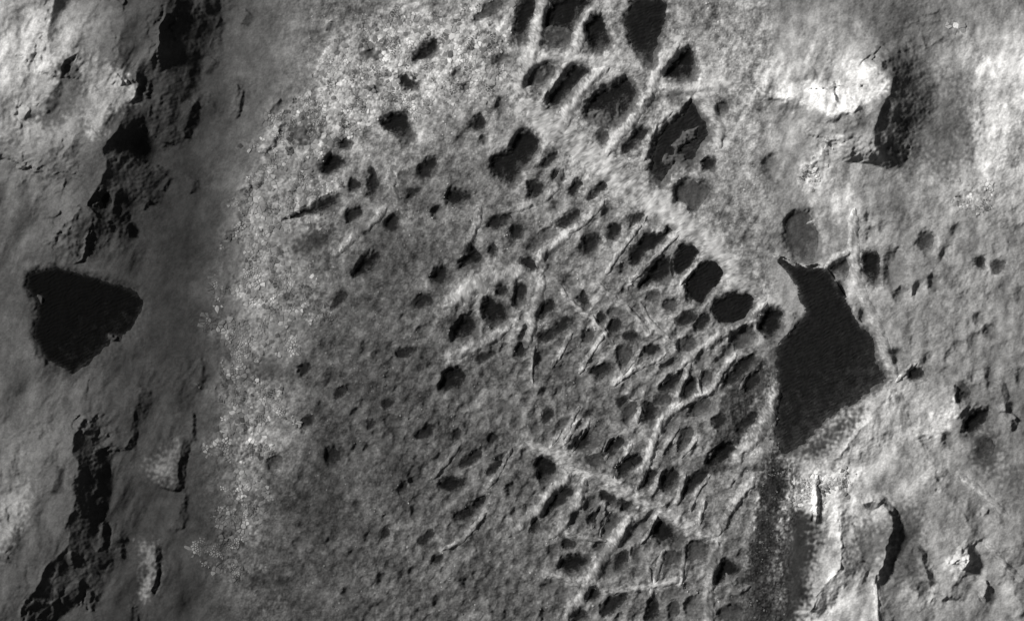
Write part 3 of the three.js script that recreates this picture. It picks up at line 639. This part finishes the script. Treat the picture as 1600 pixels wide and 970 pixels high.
const HILLREG = [
  [pts('-60,-60 300,-60 285,20 280,110 258,180 200,262 170,300 120,330 60,350 -60,360'), 'bright fluted hill filling the upper left corner with a black eastern face'],
  [pts('-60,690 110,690 130,760 128,830 112,900 80,960 40,1010 -60,1010'), 'dark-sided fluted hill in the lower left corner'],
  [pts('1180,140 1230,110 1300,85 1375,70 1410,110 1424,170 1420,230 1390,285 1340,300 1320,240 1290,200 1230,185'), 'white crested hill at upper right with a black shadowed side'],
  [pts('1270,990 1285,920 1320,860 1330,790 1390,760 1480,770 1560,840 1600,920 1600,990'), 'grey faceted plateau in the lower right corner']];
{
  const hgt = new Float32Array(nx * ny); for (let j = 0; j < ny; j++) for (let i = 0; i < nx; i++) hgt[j * nx + i] = ground(AX[i], AY[j]);
  const reg = new Uint8Array(nx * ny);
  for (let j = 0; j < ny - 1; j++) for (let i = 0; i < nx - 1; i++) { const x = AX[i], y = AY[j]; if (x < -60 || x > 1660 || y < -60 || y > 1030) continue; const k = Math.floor(clamp(y + M, 0, Hh - 1)) * W + Math.floor(clamp(x + M, 0, W - 1)); for (let h = 0; h < HILLREG.length; h++) { const P = HILLREG[h][0], b = P.b || (P.b = bbox(P)); if (x > b[0] && x < b[2] && y > b[1] && y < b[3] && sdPoly(P, x + WX[k] * 2, y + WY[k] * 2) < 0) { reg[j * nx + i] = h + 1; break; } } }
  for (let h = 0; h <= HILLREG.length; h++) {
    const map = new Int32Array(nx * ny).fill(-1), vs = [], ix = [];
    const vid = k => map[k] >= 0 ? map[k] : (vs.push(k), map[k] = vs.length - 1);
    for (let j = 0; j < ny - 1; j++) for (let i = 0; i < nx - 1; i++) { const k = j * nx + i; if (reg[k] !== h) continue; const a = vid(k), b = vid(k + 1), c = vid(k + nx), d = vid(k + nx + 1); ix.push(a, c, b, b, c, d); }
    const n = vs.length, pos = new Float32Array(n * 3), nor = new Float32Array(n * 3), col = new Float32Array(n * 3), uv = new Float32Array(n * 2);
    vs.forEach((k, q) => {
      const j = Math.floor(k / nx), i = k - j * nx, x = AX[i], y = AY[j];
      pos[q * 3] = WXm(x); pos[q * 3 + 1] = hgt[k] * U; pos[q * 3 + 2] = WZm(y);
      const i0 = Math.max(0, i - 1), i1 = Math.min(nx - 1, i + 1), j0 = Math.max(0, j - 1), j1 = Math.min(ny - 1, j + 1);
      const dx = (hgt[j * nx + i1] - hgt[j * nx + i0]) / (AX[i1] - AX[i0]), dy = (hgt[j1 * nx + i] - hgt[j0 * nx + i]) / (AY[j1] - AY[j0]), l = Math.hypot(dx, 1, dy);
      nor[q * 3] = -dx / l; nor[q * 3 + 1] = 1 / l; nor[q * 3 + 2] = -dy / l;
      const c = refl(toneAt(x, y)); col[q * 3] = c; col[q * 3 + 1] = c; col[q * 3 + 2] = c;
      uv[q * 2] = x * U / 40; uv[q * 2 + 1] = y * U / 40;
    });
    const g = new THREE.BufferGeometry();
    g.setAttribute('position', new THREE.BufferAttribute(pos, 3)); g.setAttribute('normal', new THREE.BufferAttribute(nor, 3)); g.setAttribute('color', new THREE.BufferAttribute(col, 3)); g.setAttribute('uv', new THREE.BufferAttribute(uv, 2)); g.setIndex(ix);
    const m = new THREE.Mesh(g, rockMat); m.name = h ? 'hill' + (h > 1 ? '_' + String(h - 1).padStart(3, '0') : '') : 'terrain';
    m.castShadow = m.receiveShadow = true; m.userData = { kind: 'structure', label: h ? HILLREG[h - 1][1] : 'grey dusty rock plain pitted with hollows', category: h ? 'hill' : 'terrain' }; scene.add(m);
  }
}
const numbered = (() => { const c = {}; return n => { const k = c[n] = (c[n] ?? -1) + 1; return k ? n + '_' + String(k).padStart(3, '0') : n; }; })();
function addThing(o, name, label, category, group) { o.name = numbered(name); o.userData = { label, category }; if (group) o.userData.group = group; scene.add(o); return o; }
function gridMesh(pos, nor, col, uv, ix, mat) {
  const g = new THREE.BufferGeometry(); g.setAttribute('position', new THREE.Float32BufferAttribute(pos, 3)); g.setAttribute('color', new THREE.Float32BufferAttribute(col, 3)); g.setAttribute('uv', new THREE.Float32BufferAttribute(uv, 2)); g.setIndex(ix);
  if (nor) g.setAttribute('normal', new THREE.Float32BufferAttribute(nor, 3)); else g.computeVertexNormals();
  const m = new THREE.Mesh(g, mat); m.castShadow = m.receiveShadow = true; return m;
}

// ---------------------------------------------------------------- boxwork ridges: each a low rounded wall of rock standing on the plain
RIDGES.forEach(([hw0, lift, s, label]) => {
  const hw = hw0 < 10 ? hw0 * 1.3 : hw0, L = spline(pts(s), 2), n = L.length, m = 12, pos = [], col = [], uv = [], ix = [], ht = hw0 < 10 ? 0.16 * hw + 1.7 : 0.12 * hw + 1.0;
  for (let i = 0; i < n; i++) {
    const a = L[Math.max(0, i - 1)], b = L[Math.min(n - 1, i + 1)], l = Math.hypot(b[0] - a[0], b[1] - a[1]), tx = (b[0] - a[0]) / l, ty = (b[1] - a[1]) / l, end = Math.min(i, n - 1 - i) * 2;
    const taper = Math.min(1, 0.35 + end / (hw * 3)), wob = 1.3 * noise(L[i][0] / 14, L[i][1] / 14), hwv = hw * taper * (1 + 0.35 * noise(L[i][0] / 9, L[i][1] / 9 + 50));
    for (let j = 0; j <= m; j++) {
      const q = j / m * 2 - 1, off = q * hwv * 1.35 + wob, x = L[i][0] - ty * off, y = L[i][1] + tx * off;
      const prof = sm(1, 0.2, Math.abs(q)), r = 0.5 * noise(x / 4, y / 4) + 0.35 * noise(x / 2, y / 2);
      const h = ground(x, y) + ht * taper * (prof * (1 + 0.5 * noise(x / 11, y / 11)) - 0.12) + r * prof * 0.9 - (j === 0 || j === m || i === 0 || i === n - 1 ? 0.5 : 0);
      pos.push(WXm(x), h * U, WZm(y));
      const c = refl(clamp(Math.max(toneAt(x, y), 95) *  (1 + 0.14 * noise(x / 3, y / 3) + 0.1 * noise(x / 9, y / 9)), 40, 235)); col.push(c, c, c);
      uv.push(x * U / 40, y * U / 40);
      if (i && j) { const k = i * (m + 1) + j; ix.push(k - m - 2, k - m - 1, k - 1, k - 1, k - m - 1, k); }
    }
  }
  addThing(gridMesh(pos, null, col, uv, ix, rockMat), 'rock_ridge', label, 'ridge', 'boxwork ridges');
});

// ---------------------------------------------------------------- dark sand lying in the hollows
const SANDY = hollows.filter(o => o.kind === 'd' || (o.kind === 'm' && o.inr > 9.5));
const ORD = ['first', 'second', 'third', 'fourth', 'fifth', 'sixth', 'seventh', 'eighth', 'ninth', 'tenth', 'eleventh', 'twelfth', 'thirteenth', 'fourteenth', 'fifteenth', 'sixteenth', 'seventeenth', 'eighteenth', 'nineteenth', 'twentieth'];
const LABELS = new Map([
  ['1308,558', 'largest black rippled sand field, in the hollow right of the honeycomb'], ['135,505', 'large black sand lake in the hollow at the left edge'],
  ['1009,52', 'tall dark rippled sand field cut by the top edge'], ['1066,222', 'ring-shaped dark sand round a pale mound, right of the bright ridge'],
  ['956,160', 'dark sand in the large rounded hollow under the curved ridge'], ['807,248', 'big jagged black sand pocket left of the main ridge'],
  ['1066,103', 'dark sand in the triangular hollow beside the tall sand field'], ['1104,440', 'dark flat sand box left of the long flat sand box'],
  ['1148,483', 'long flat dark sand box touching the big sand field side'], ['1019,384', 'long stepped dark sand trough between two thin bright ridges'],
  ['624,200', 'two-lobed black sand pocket on the pale outcrop'], ['666,76', 'slanting dark sand streak in the pale upper outcrop'],
  ['775,487', 'larger of the paired black pits under the wide curved ridge'], ['728,512', 'grey-floored smaller one of the paired black pits'],
  ['709,596', 'isolated angular black pit in the middle of the plain'], ['575,412', 'isolated black kite-shaped pit on the left of the plain'],
  ['585,287', 'black leaf-shaped pit on the left of the plain'], ['1256,372', 'grey dusty sand in the large round hollow above the big sand field'],
  ['1365,424', 'tall dark rippled sand pocket right of the pale rim ridge'], ['1206,506', 'small black sand lobe at the left shoulder of the big sand field']]);
function shape(o) { const w = o.r > 15 ? 'large' : o.r > 9.5 ? 'mid-sized' : 'small'; return w + (o.el > 1.55 ? ' elongated' : o.el > 1.2 ? ' oval' : ' round') + (o.kind === 'd' ? ' black' : ' grey'); }
function place(o) {
  const { x, y } = o;
  if (x < 400) return 'on the left plain'; if (x > 1210) return y < 480 ? 'on the upper right plain' : 'on the lower right plain';
  if (y < 150 && x < 815) return 'in the pale upper outcrop'; const mainY = 150 + (x - 815) * 0.84;
  if (x > 800 && y < mainY) return 'above the main diagonal ridge';
  const lowY = 690 + (x - 818) * 0.51; if (x > 800 && y > lowY) return 'below the lower diagonal ridge';
  if (x > 800) return y < 430 ? 'just below the main diagonal ridge' : x > 960 ? 'in the right honeycomb' : 'in the middle honeycomb';
  return y < 380 ? 'on the upper pitted plain' : y < 640 ? 'on the middle pitted plain' : 'on the lower pitted plain';
}
{
  const fam = {};
  for (const o of SANDY) { let best = null, bd = 14; for (const [k, v] of LABELS) { const [a, b] = k.split(',').map(Number), d = Math.hypot(a - o.x, b - o.y); if (d < bd) { bd = d; best = k; } } if (best && o.r > 7.5) { o.label = LABELS.get(best); LABELS.delete(best); } else { const k = shape(o) + ' sand pocket ' + place(o); (fam[k] ||= []).push(o); } }
  for (const k in fam) { const a = fam[k].sort((p, q) => p.x - q.x); a.forEach((o, i) => { o.label = a.length === 1 ? k : (i === a.length - 1 && i ? 'rightmost ' : i === 0 ? 'leftmost ' : ORD[i] + ' from left, ') + k; }); }
}
SANDY.forEach(o => {
  const [a, b, c, d] = o.box, st = o.r > 40 ? 1.25 : 1, m = 7, x0 = a - m, y0 = b - m, w = Math.ceil((c - a + 2 * m) / st), h = Math.ceil((d - b + 2 * m) / st);
  const tilt = Math.min(0.13, 2.6 / o.r), ux = -0.75, uy = -0.66, base = o.r > 40 ? (o.x < 300 ? 11 : 27) : o.kind === 'd' ? (o.r > 16 ? 26 : 36) : 72;
  const z = new Float32Array((w + 1) * (h + 1)), ok = new Uint8Array((w + 1) * (h + 1));
  for (let j = 0; j <= h; j++) for (let i = 0; i <= w; i++) {
    const x = x0 + i * st, y = y0 + j * st, k = j * (w + 1) + i, big = sm(9, 20, o.r);
    const rp = Math.sin((x * 0.35 + y * 0.94) * 1.15 + 4.5 * noise(x / 19, y / 19) + 2.2 * noise(x / 6, y / 6)) * (o.kind === 'm' ? 0.03 : 0.05 + 0.24 * big) * (0.5 + 0.8 * sm(-0.4, 0.4, noise(x / 11 + 4, y / 11))) + 0.35 * noise(x / 5, y / 5) + 0.4 * noise(x / 2.6, y / 2.6) * (1 - 0.6 * big) + 0.9 * big * noise(x / 22, y / 22);
    z[k] = bil(HB, x, y) - o.depth * (1 - o.F) + tilt * ((x - o.x) * ux + (y - o.y) * uy) * 0.8 + rp;
    { const hh = bil(HT, x, y); if (o.r < 40 && z[k] > hh) z[k] = hh + (z[k] - hh) * (o.F > 0.4 ? 0.8 : 0.5); }
    ok[k] = z[k] > bil(HT, x, y) - 0.05 && sdPoly(o.P, x, y) < 5.5 ? 1 : 0;
  }
  const map = new Int32Array(z.length).fill(-1), pos = [], col = [], uv = [], ix = [];
  const vid = k => { if (map[k] >= 0) return map[k]; const j = Math.floor(k / (w + 1)), i = k - j * (w + 1), x = x0 + i * st, y = y0 + j * st; let zz = z[k]; if (!ok[k]) zz = Math.min(zz, bil(HT, x, y) - 0.15); pos.push(WXm(x), zz * U, WZm(y)); const gd = ((x - o.x) * 0.6 + (y - o.y) * 0.8) / (o.r * 1.2) + 1.1 * fbm(x / 14 + o.x, y / 14, 3) + 0.35 * noise(x / 2.4, y / 2.4), dusty = o.r > 40 ? 0.5 * sm(0.1, 0.9, gd) : o.F > 0.4 ? 0 : sm(0.05, 0.75, gd); const thin = sm(o.r > 40 ? 4.6 : 2.2, 0.05, z[k] - bil(HT, x, y) + 0.9 * noise(x / 2.2, y / 2.2) + 0.5 * noise(x / 6, y / 6)), gt = toneAt(x, y) * 0.72; const q = refl((base + (gt - base) * thin * (o.r > 40 ? 0.5 : 0.8) + (o.kind === 'd' ? 34 : 20) * dusty) * (1 + 0.18 * noise(x / 9, y / 9) + 0.16 * noise(x / 3, y / 3))); col.push(q, q, q); uv.push(x * U / 40, y * U / 40); return map[k] = pos.length / 3 - 1; };  // dusty: dust-mixed sand, also painting the lower right of floors as lit
  for (let j = 0; j < h; j++) for (let i = 0; i < w; i++) { const k = j * (w + 1) + i, s = ok[k] + ok[k + 1] + ok[k + w + 1] + ok[k + w + 2]; if (!s) continue; const A = vid(k), B = vid(k + 1), C = vid(k + w + 1), D = vid(k + w + 2); ix.push(A, C, B, B, C, D); }
  { // keep the one connected body of sand
    const par = [...Array(pos.length / 3).keys()], find = v => { while (par[v] !== v) v = par[v] = par[par[v]]; return v; }, cnt = {};
    for (let t = 0; t < ix.length; t += 3) { par[find(ix[t])] = find(ix[t + 1]); par[find(ix[t])] = find(ix[t + 2]); }
    for (let t = 0; t < ix.length; t += 3) { const f = find(ix[t]); cnt[f] = (cnt[f] || 0) + 1; }
    const top = +Object.keys(cnt).sort((p, q) => cnt[q] - cnt[p])[0], keep = []; for (let t = 0; t < ix.length; t += 3) if (find(ix[t]) === top) keep.push(ix[t], ix[t + 1], ix[t + 2]);
    const re = new Map(), p2 = [], c2 = [], u2 = []; ix.length = 0; for (const v of keep) { if (!re.has(v)) { re.set(v, re.size); p2.push(pos[v * 3], pos[v * 3 + 1], pos[v * 3 + 2]); c2.push(col[v * 3], col[v * 3 + 1], col[v * 3 + 2]); u2.push(uv[v * 2], uv[v * 2 + 1]); } ix.push(re.get(v)); }
    pos.length = col.length = uv.length = 0; for (const v of p2) pos.push(v); for (const v of c2) col.push(v); for (const v of u2) uv.push(v);
  }
  if (ix.length < 18) { console.log('no sand visible at', o.x, o.y); return; }
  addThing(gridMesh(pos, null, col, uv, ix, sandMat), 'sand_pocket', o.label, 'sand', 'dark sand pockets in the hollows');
});

// ---------------------------------------------------------------- fractured bedrock: slabs one can pick out, and the rubble between
function slabGeometry(seed) {
  const r = rng(seed), n = 6 + Math.floor(r() * 3), pos = [], uv = [], ix = [], rings = [[1.0, -0.8], [0.93, 0.34], [0.74, 0.5]], rad = [], ang = [], dz = [];
  for (let i = 0; i < n; i++) { rad.push(0.72 + r() * 0.45); ang.push((i + (r() - 0.5) * 0.6) / n * Math.PI * 2); dz.push((r() - 0.5) * 0.16); }
  for (const [k, hgt] of rings) for (let i = 0; i < n; i++) { pos.push(Math.cos(ang[i]) * rad[i] * k, hgt + (hgt > 0 ? dz[i] : 0), Math.sin(ang[i]) * rad[i] * k); uv.push(pos[pos.length - 3] * .3, pos[pos.length - 1] * .3); }
  pos.push(0, 0.52, 0); uv.push(0, 0);
  for (let q = 0; q < 2; q++) for (let i = 0; i < n; i++) { const a = q * n + i, b = q * n + (i + 1) % n; ix.push(a, a + n, b, b, a + n, b + n); }
  for (let i = 0; i < n; i++) ix.push(2 * n + i, 3 * n, 2 * n + (i + 1) % n);
  let g = new THREE.BufferGeometry(); g.setAttribute('position', new THREE.Float32BufferAttribute(pos, 3)); g.setAttribute('uv', new THREE.Float32BufferAttribute(uv, 2)); g.setIndex(ix); g = g.toNonIndexed(); g.computeVertexNormals(); return g;
}
const slabGeos = [...Array(14).keys()].map(i => slabGeometry(300 + i));
const rubbleMat = new THREE.MeshPhysicalMaterial({ specularIntensity: 0.25, color: 0xffffff, roughness: 1, bumpMap: grainBump, bumpScale: 0.04 });
function scatterRubble(list, parent, name) {
  if (!list.length) return;
  const im = new THREE.InstancedMesh(slabGeos[3], rubbleMat, list.length), d = new THREE.Object3D(), c = new THREE.Color();
  list.forEach((s, i) => { d.position.set(WXm(s.x), ground(s.x, s.y) * U, WZm(s.y)); d.rotation.set(s.tx, s.ry, s.tz); d.scale.set(s.r * U, s.r * s.hk * U, s.r * s.asp * U); d.updateMatrix(); im.setMatrixAt(i, d.matrix); const q = refl(s.tone); im.setColorAt(i, c.setRGB(q, q, q)); });
  im.castShadow = im.receiveShadow = true; im.name = name; im.userData.kind = 'stuff'; parent.add(im); return im;
}
{
  const r = rng(2024), inHollow = (x, y) => bil(HB, x, y) - bil(HT, x, y) > 2.5, quota = [120, 62, 44, 16, 20, 14, 8, 16];
  OUTCROPS.forEach(([s, dens, label], q) => {
    const P = pts(s), [a, b, c, d] = bbox(P), root = new THREE.Group(), A = area(P);
    // seed points, closer where the rock is more broken, then the cell round each seed
    const seeds = [], cell = 10, grid = new Map(), near = (x, y, f) => { const gx = Math.floor(x / cell), gy = Math.floor(y / cell); for (let jj = -2; jj <= 2; jj++) for (let ii = -2; ii <= 2; ii++) { const l = grid.get((gx + ii) * 4096 + gy + jj); if (l) for (const o of l) f(o); } };
    for (let t = 0; t < A * 1.1; t++) {
      const x = a - 24 + r() * (c - a + 48), y = b - 24 + r() * (d - b + 48); if (sdPoly(P, x, y) > 26) continue;
      const sp = clamp(4.0 + 6 * noise(x / 30 + 5, y / 30) + 4 * noise(x / 9, y / 9), 2.3, 10); let ok = true; sdPoly(P, x, y) > 30 ? 0 : near(x, y, o => { if (Math.hypot(o.x - x, o.y - y) < Math.min(sp, o.sp + 2)) ok = false; }); if (!ok) continue;
      const o = { x, y, sp }; seeds.push(o); const k = Math.floor(x / cell) * 4096 + Math.floor(y / cell); if (!grid.has(k)) grid.set(k, []); grid.get(k).push(o);
    }
    const cells = [];
    for (const o of seeds) {
      const e = sdPoly(P, o.x + (q < 4 ? 46 : 10) * noise(o.x / 44, o.y / 44) + 8 * noise(o.x / 14, o.y / 14), o.y + 22 * noise(o.x / 38 + 5, o.y / 38)) + 22 * r() * r(); if (e > 2 || inHollow(o.x, o.y)) continue;
      if (noise(o.x / 24 + 3, o.y / 24) + 0.6 * noise(o.x / 8 + 3, o.y / 8) < -0.22 / dens) continue;
      let C = [...Array(10).keys()].map(i => [o.x + 9 * Math.cos(i * .6283), o.y + 9 * Math.sin(i * .6283)]);
      near(o.x, o.y, n => { if (n === o) return; const dx = n.x - o.x, dy = n.y - o.y, l = Math.hypot(dx, dy), lim = l / 2 - 0.35; const R = []; for (let i = 0; i < C.length; i++) { const p = C[i], q2 = C[(i + 1) % C.length], dp = ((p[0] - o.x) * dx + (p[1] - o.y) * dy) / l - lim, dq = ((q2[0] - o.x) * dx + (q2[1] - o.y) * dy) / l - lim; if (dp <= 0) R.push(p); if (dp * dq < 0) { const t = dp / (dp - dq); R.push([p[0] + (q2[0] - p[0]) * t, p[1] + (q2[1] - p[1]) * t]); } } C = R; });
      if (C.length < 3) continue; o.C = C; o.ar = area(C); if (o.ar > 4) cells.push(o);
    }
    cells.sort((p, n) => n.ar - p.ar);
    cells.forEach(o => { o.tone = clamp((0.5 * (q > 3 ? 168 : q === 0 ? 150 : 130) + 0.5 * toneAt(o.x, o.y)) * (1 + 0.5 * noise(o.x / 26, o.y / 26 + 60) + 0.4 * noise(o.x / 10, o.y / 10 + 60) + 0.12 * (r() - .5)), 66, 235); o.up = 0.3 + 0.45 * r() * r() + 0.6 * noise(o.x / 16, o.y / 16); o.gx = (r() - .5) * .16; o.gy = (r() - .5) * .16; });
    const cx0 = cells[0].x, cy0 = cells[0].y, oy = ground(cx0, cy0) * U; root.position.set(WXm(cx0), oy, WZm(cy0));
    const build = (list, oX, oY, oZ) => { // slabs: skirt, bevel, top
      const pos = [], col = [], uv = [], tri = (p, n, m, tn) => { for (const v of [p, n, m]) { pos.push(v[0] - oX, v[1] - oY, v[2] - oZ); uv.push(v[0] / 20, v[2] / 20); col.push(tn, tn, tn); } };
      for (const o of list) {
        const z0 = ground(o.x, o.y), tn = refl(o.tone), k = o.C.length, at = (p, f, h) => { const x = o.x + (p[0] - o.x) * f, y = o.y + (p[1] - o.y) * f; return [WXm(x), ((z0 + ground(x, y)) * 0.5 + h + (x - o.x) * o.gx + (y - o.y) * o.gy) * U, WZm(y)]; };
        const lo = o.C.map(p => at(p, 1, -1.6)), mid = o.C.map(p => at(p, 0.95, o.up - 0.2 + 0.3 * noise(p[0], p[1]))), top = o.C.map(p => at(p, 0.8, o.up + 0.05 + 0.3 * noise(p[0] / 2, p[1] / 2))), ce = at([o.x, o.y], 1, o.up + 0.15);
        for (let i = 0; i < k; i++) { const n = (i + 1) % k; tri(lo[i], mid[i], lo[n], tn); tri(lo[n], mid[i], mid[n], tn); tri(mid[i], top[i], mid[n], tn); tri(mid[n], top[i], top[n], tn); tri(top[i], ce, top[n], tn); }
      }
      const g = new THREE.BufferGeometry(); g.setAttribute('position', new THREE.Float32BufferAttribute(pos, 3)); g.setAttribute('color', new THREE.Float32BufferAttribute(col, 3)); g.setAttribute('uv', new THREE.Float32BufferAttribute(uv, 2)); g.computeVertexNormals(); return g;
    };
    cells.slice(0, quota[q]).forEach(o => { const X = WXm(o.x), Z = WZm(o.y), Y = ground(o.x, o.y) * U, m = new THREE.Mesh(build([o], X, Y, Z), rockMat); m.name = 'slab'; m.position.set(X, Y, Z).sub(root.position); root.add(m); });
    if (cells.length > quota[q]) { const m = new THREE.Mesh(build(cells.slice(quota[q]), root.position.x, root.position.y, root.position.z), rockMat); m.name = 'broken_rock'; m.userData.kind = 'stuff'; root.add(m); }
    addThing(root, 'bedrock_outcrop', label, 'outcrop', 'fractured bedrock outcrops');
  });
  // loose stones strewn over the honeycomb ground and the dark strip
  const loose = [], STRIP = pts('1192,560 1222,600 1218,690 1240,720 1262,760 1235,830 1222,985 1165,985 1175,860 1188,760 1205,690');
  for (let i = 0; i < 2600; i++) { const x = 1150 + r() * 120, y = 550 + r() * 430; if (sdPoly(STRIP, x + 8 * noise(x / 9, y / 9), y) < 0 && noise(x / 14, y / 14) > -0.1) loose.push({ x, y, r: 0.45 + Math.pow(r(), 4) * 2.2, tx: 0, tz: 0, ry: r() * 6, hk: 0.7, asp: .7 + r() * .6, tone: 45 + r() * 60 }); }
  for (let i = 0; i < 5200; i++) { const x = 480 + r() * 710, y = r() * 970; if (inHollow(x, y) || noise(x / 40, y / 40) + 0.6 * noise(x / 13, y / 13) < 0.05) continue; loose.push({ x, y, r: 0.7 + r() * r() * 1.7, tx: 0, tz: 0, ry: r() * 6, hk: 0.6, asp: .8 + r() * .4, tone: clamp(toneAt(x, y) * (1.05 + r() * 0.3), 60, 180) }); }
  const g = scatterRubble(loose, scene, 'loose_stones'); g.userData = { kind: 'stuff', label: 'small loose stones strewn over the honeycomb ground and dark strip', category: 'stones' };
}
scene.traverse(o => { if (o.isMesh) { o.castShadow = true; o.receiveShadow = true; } });
renderer.render(scene, camera);
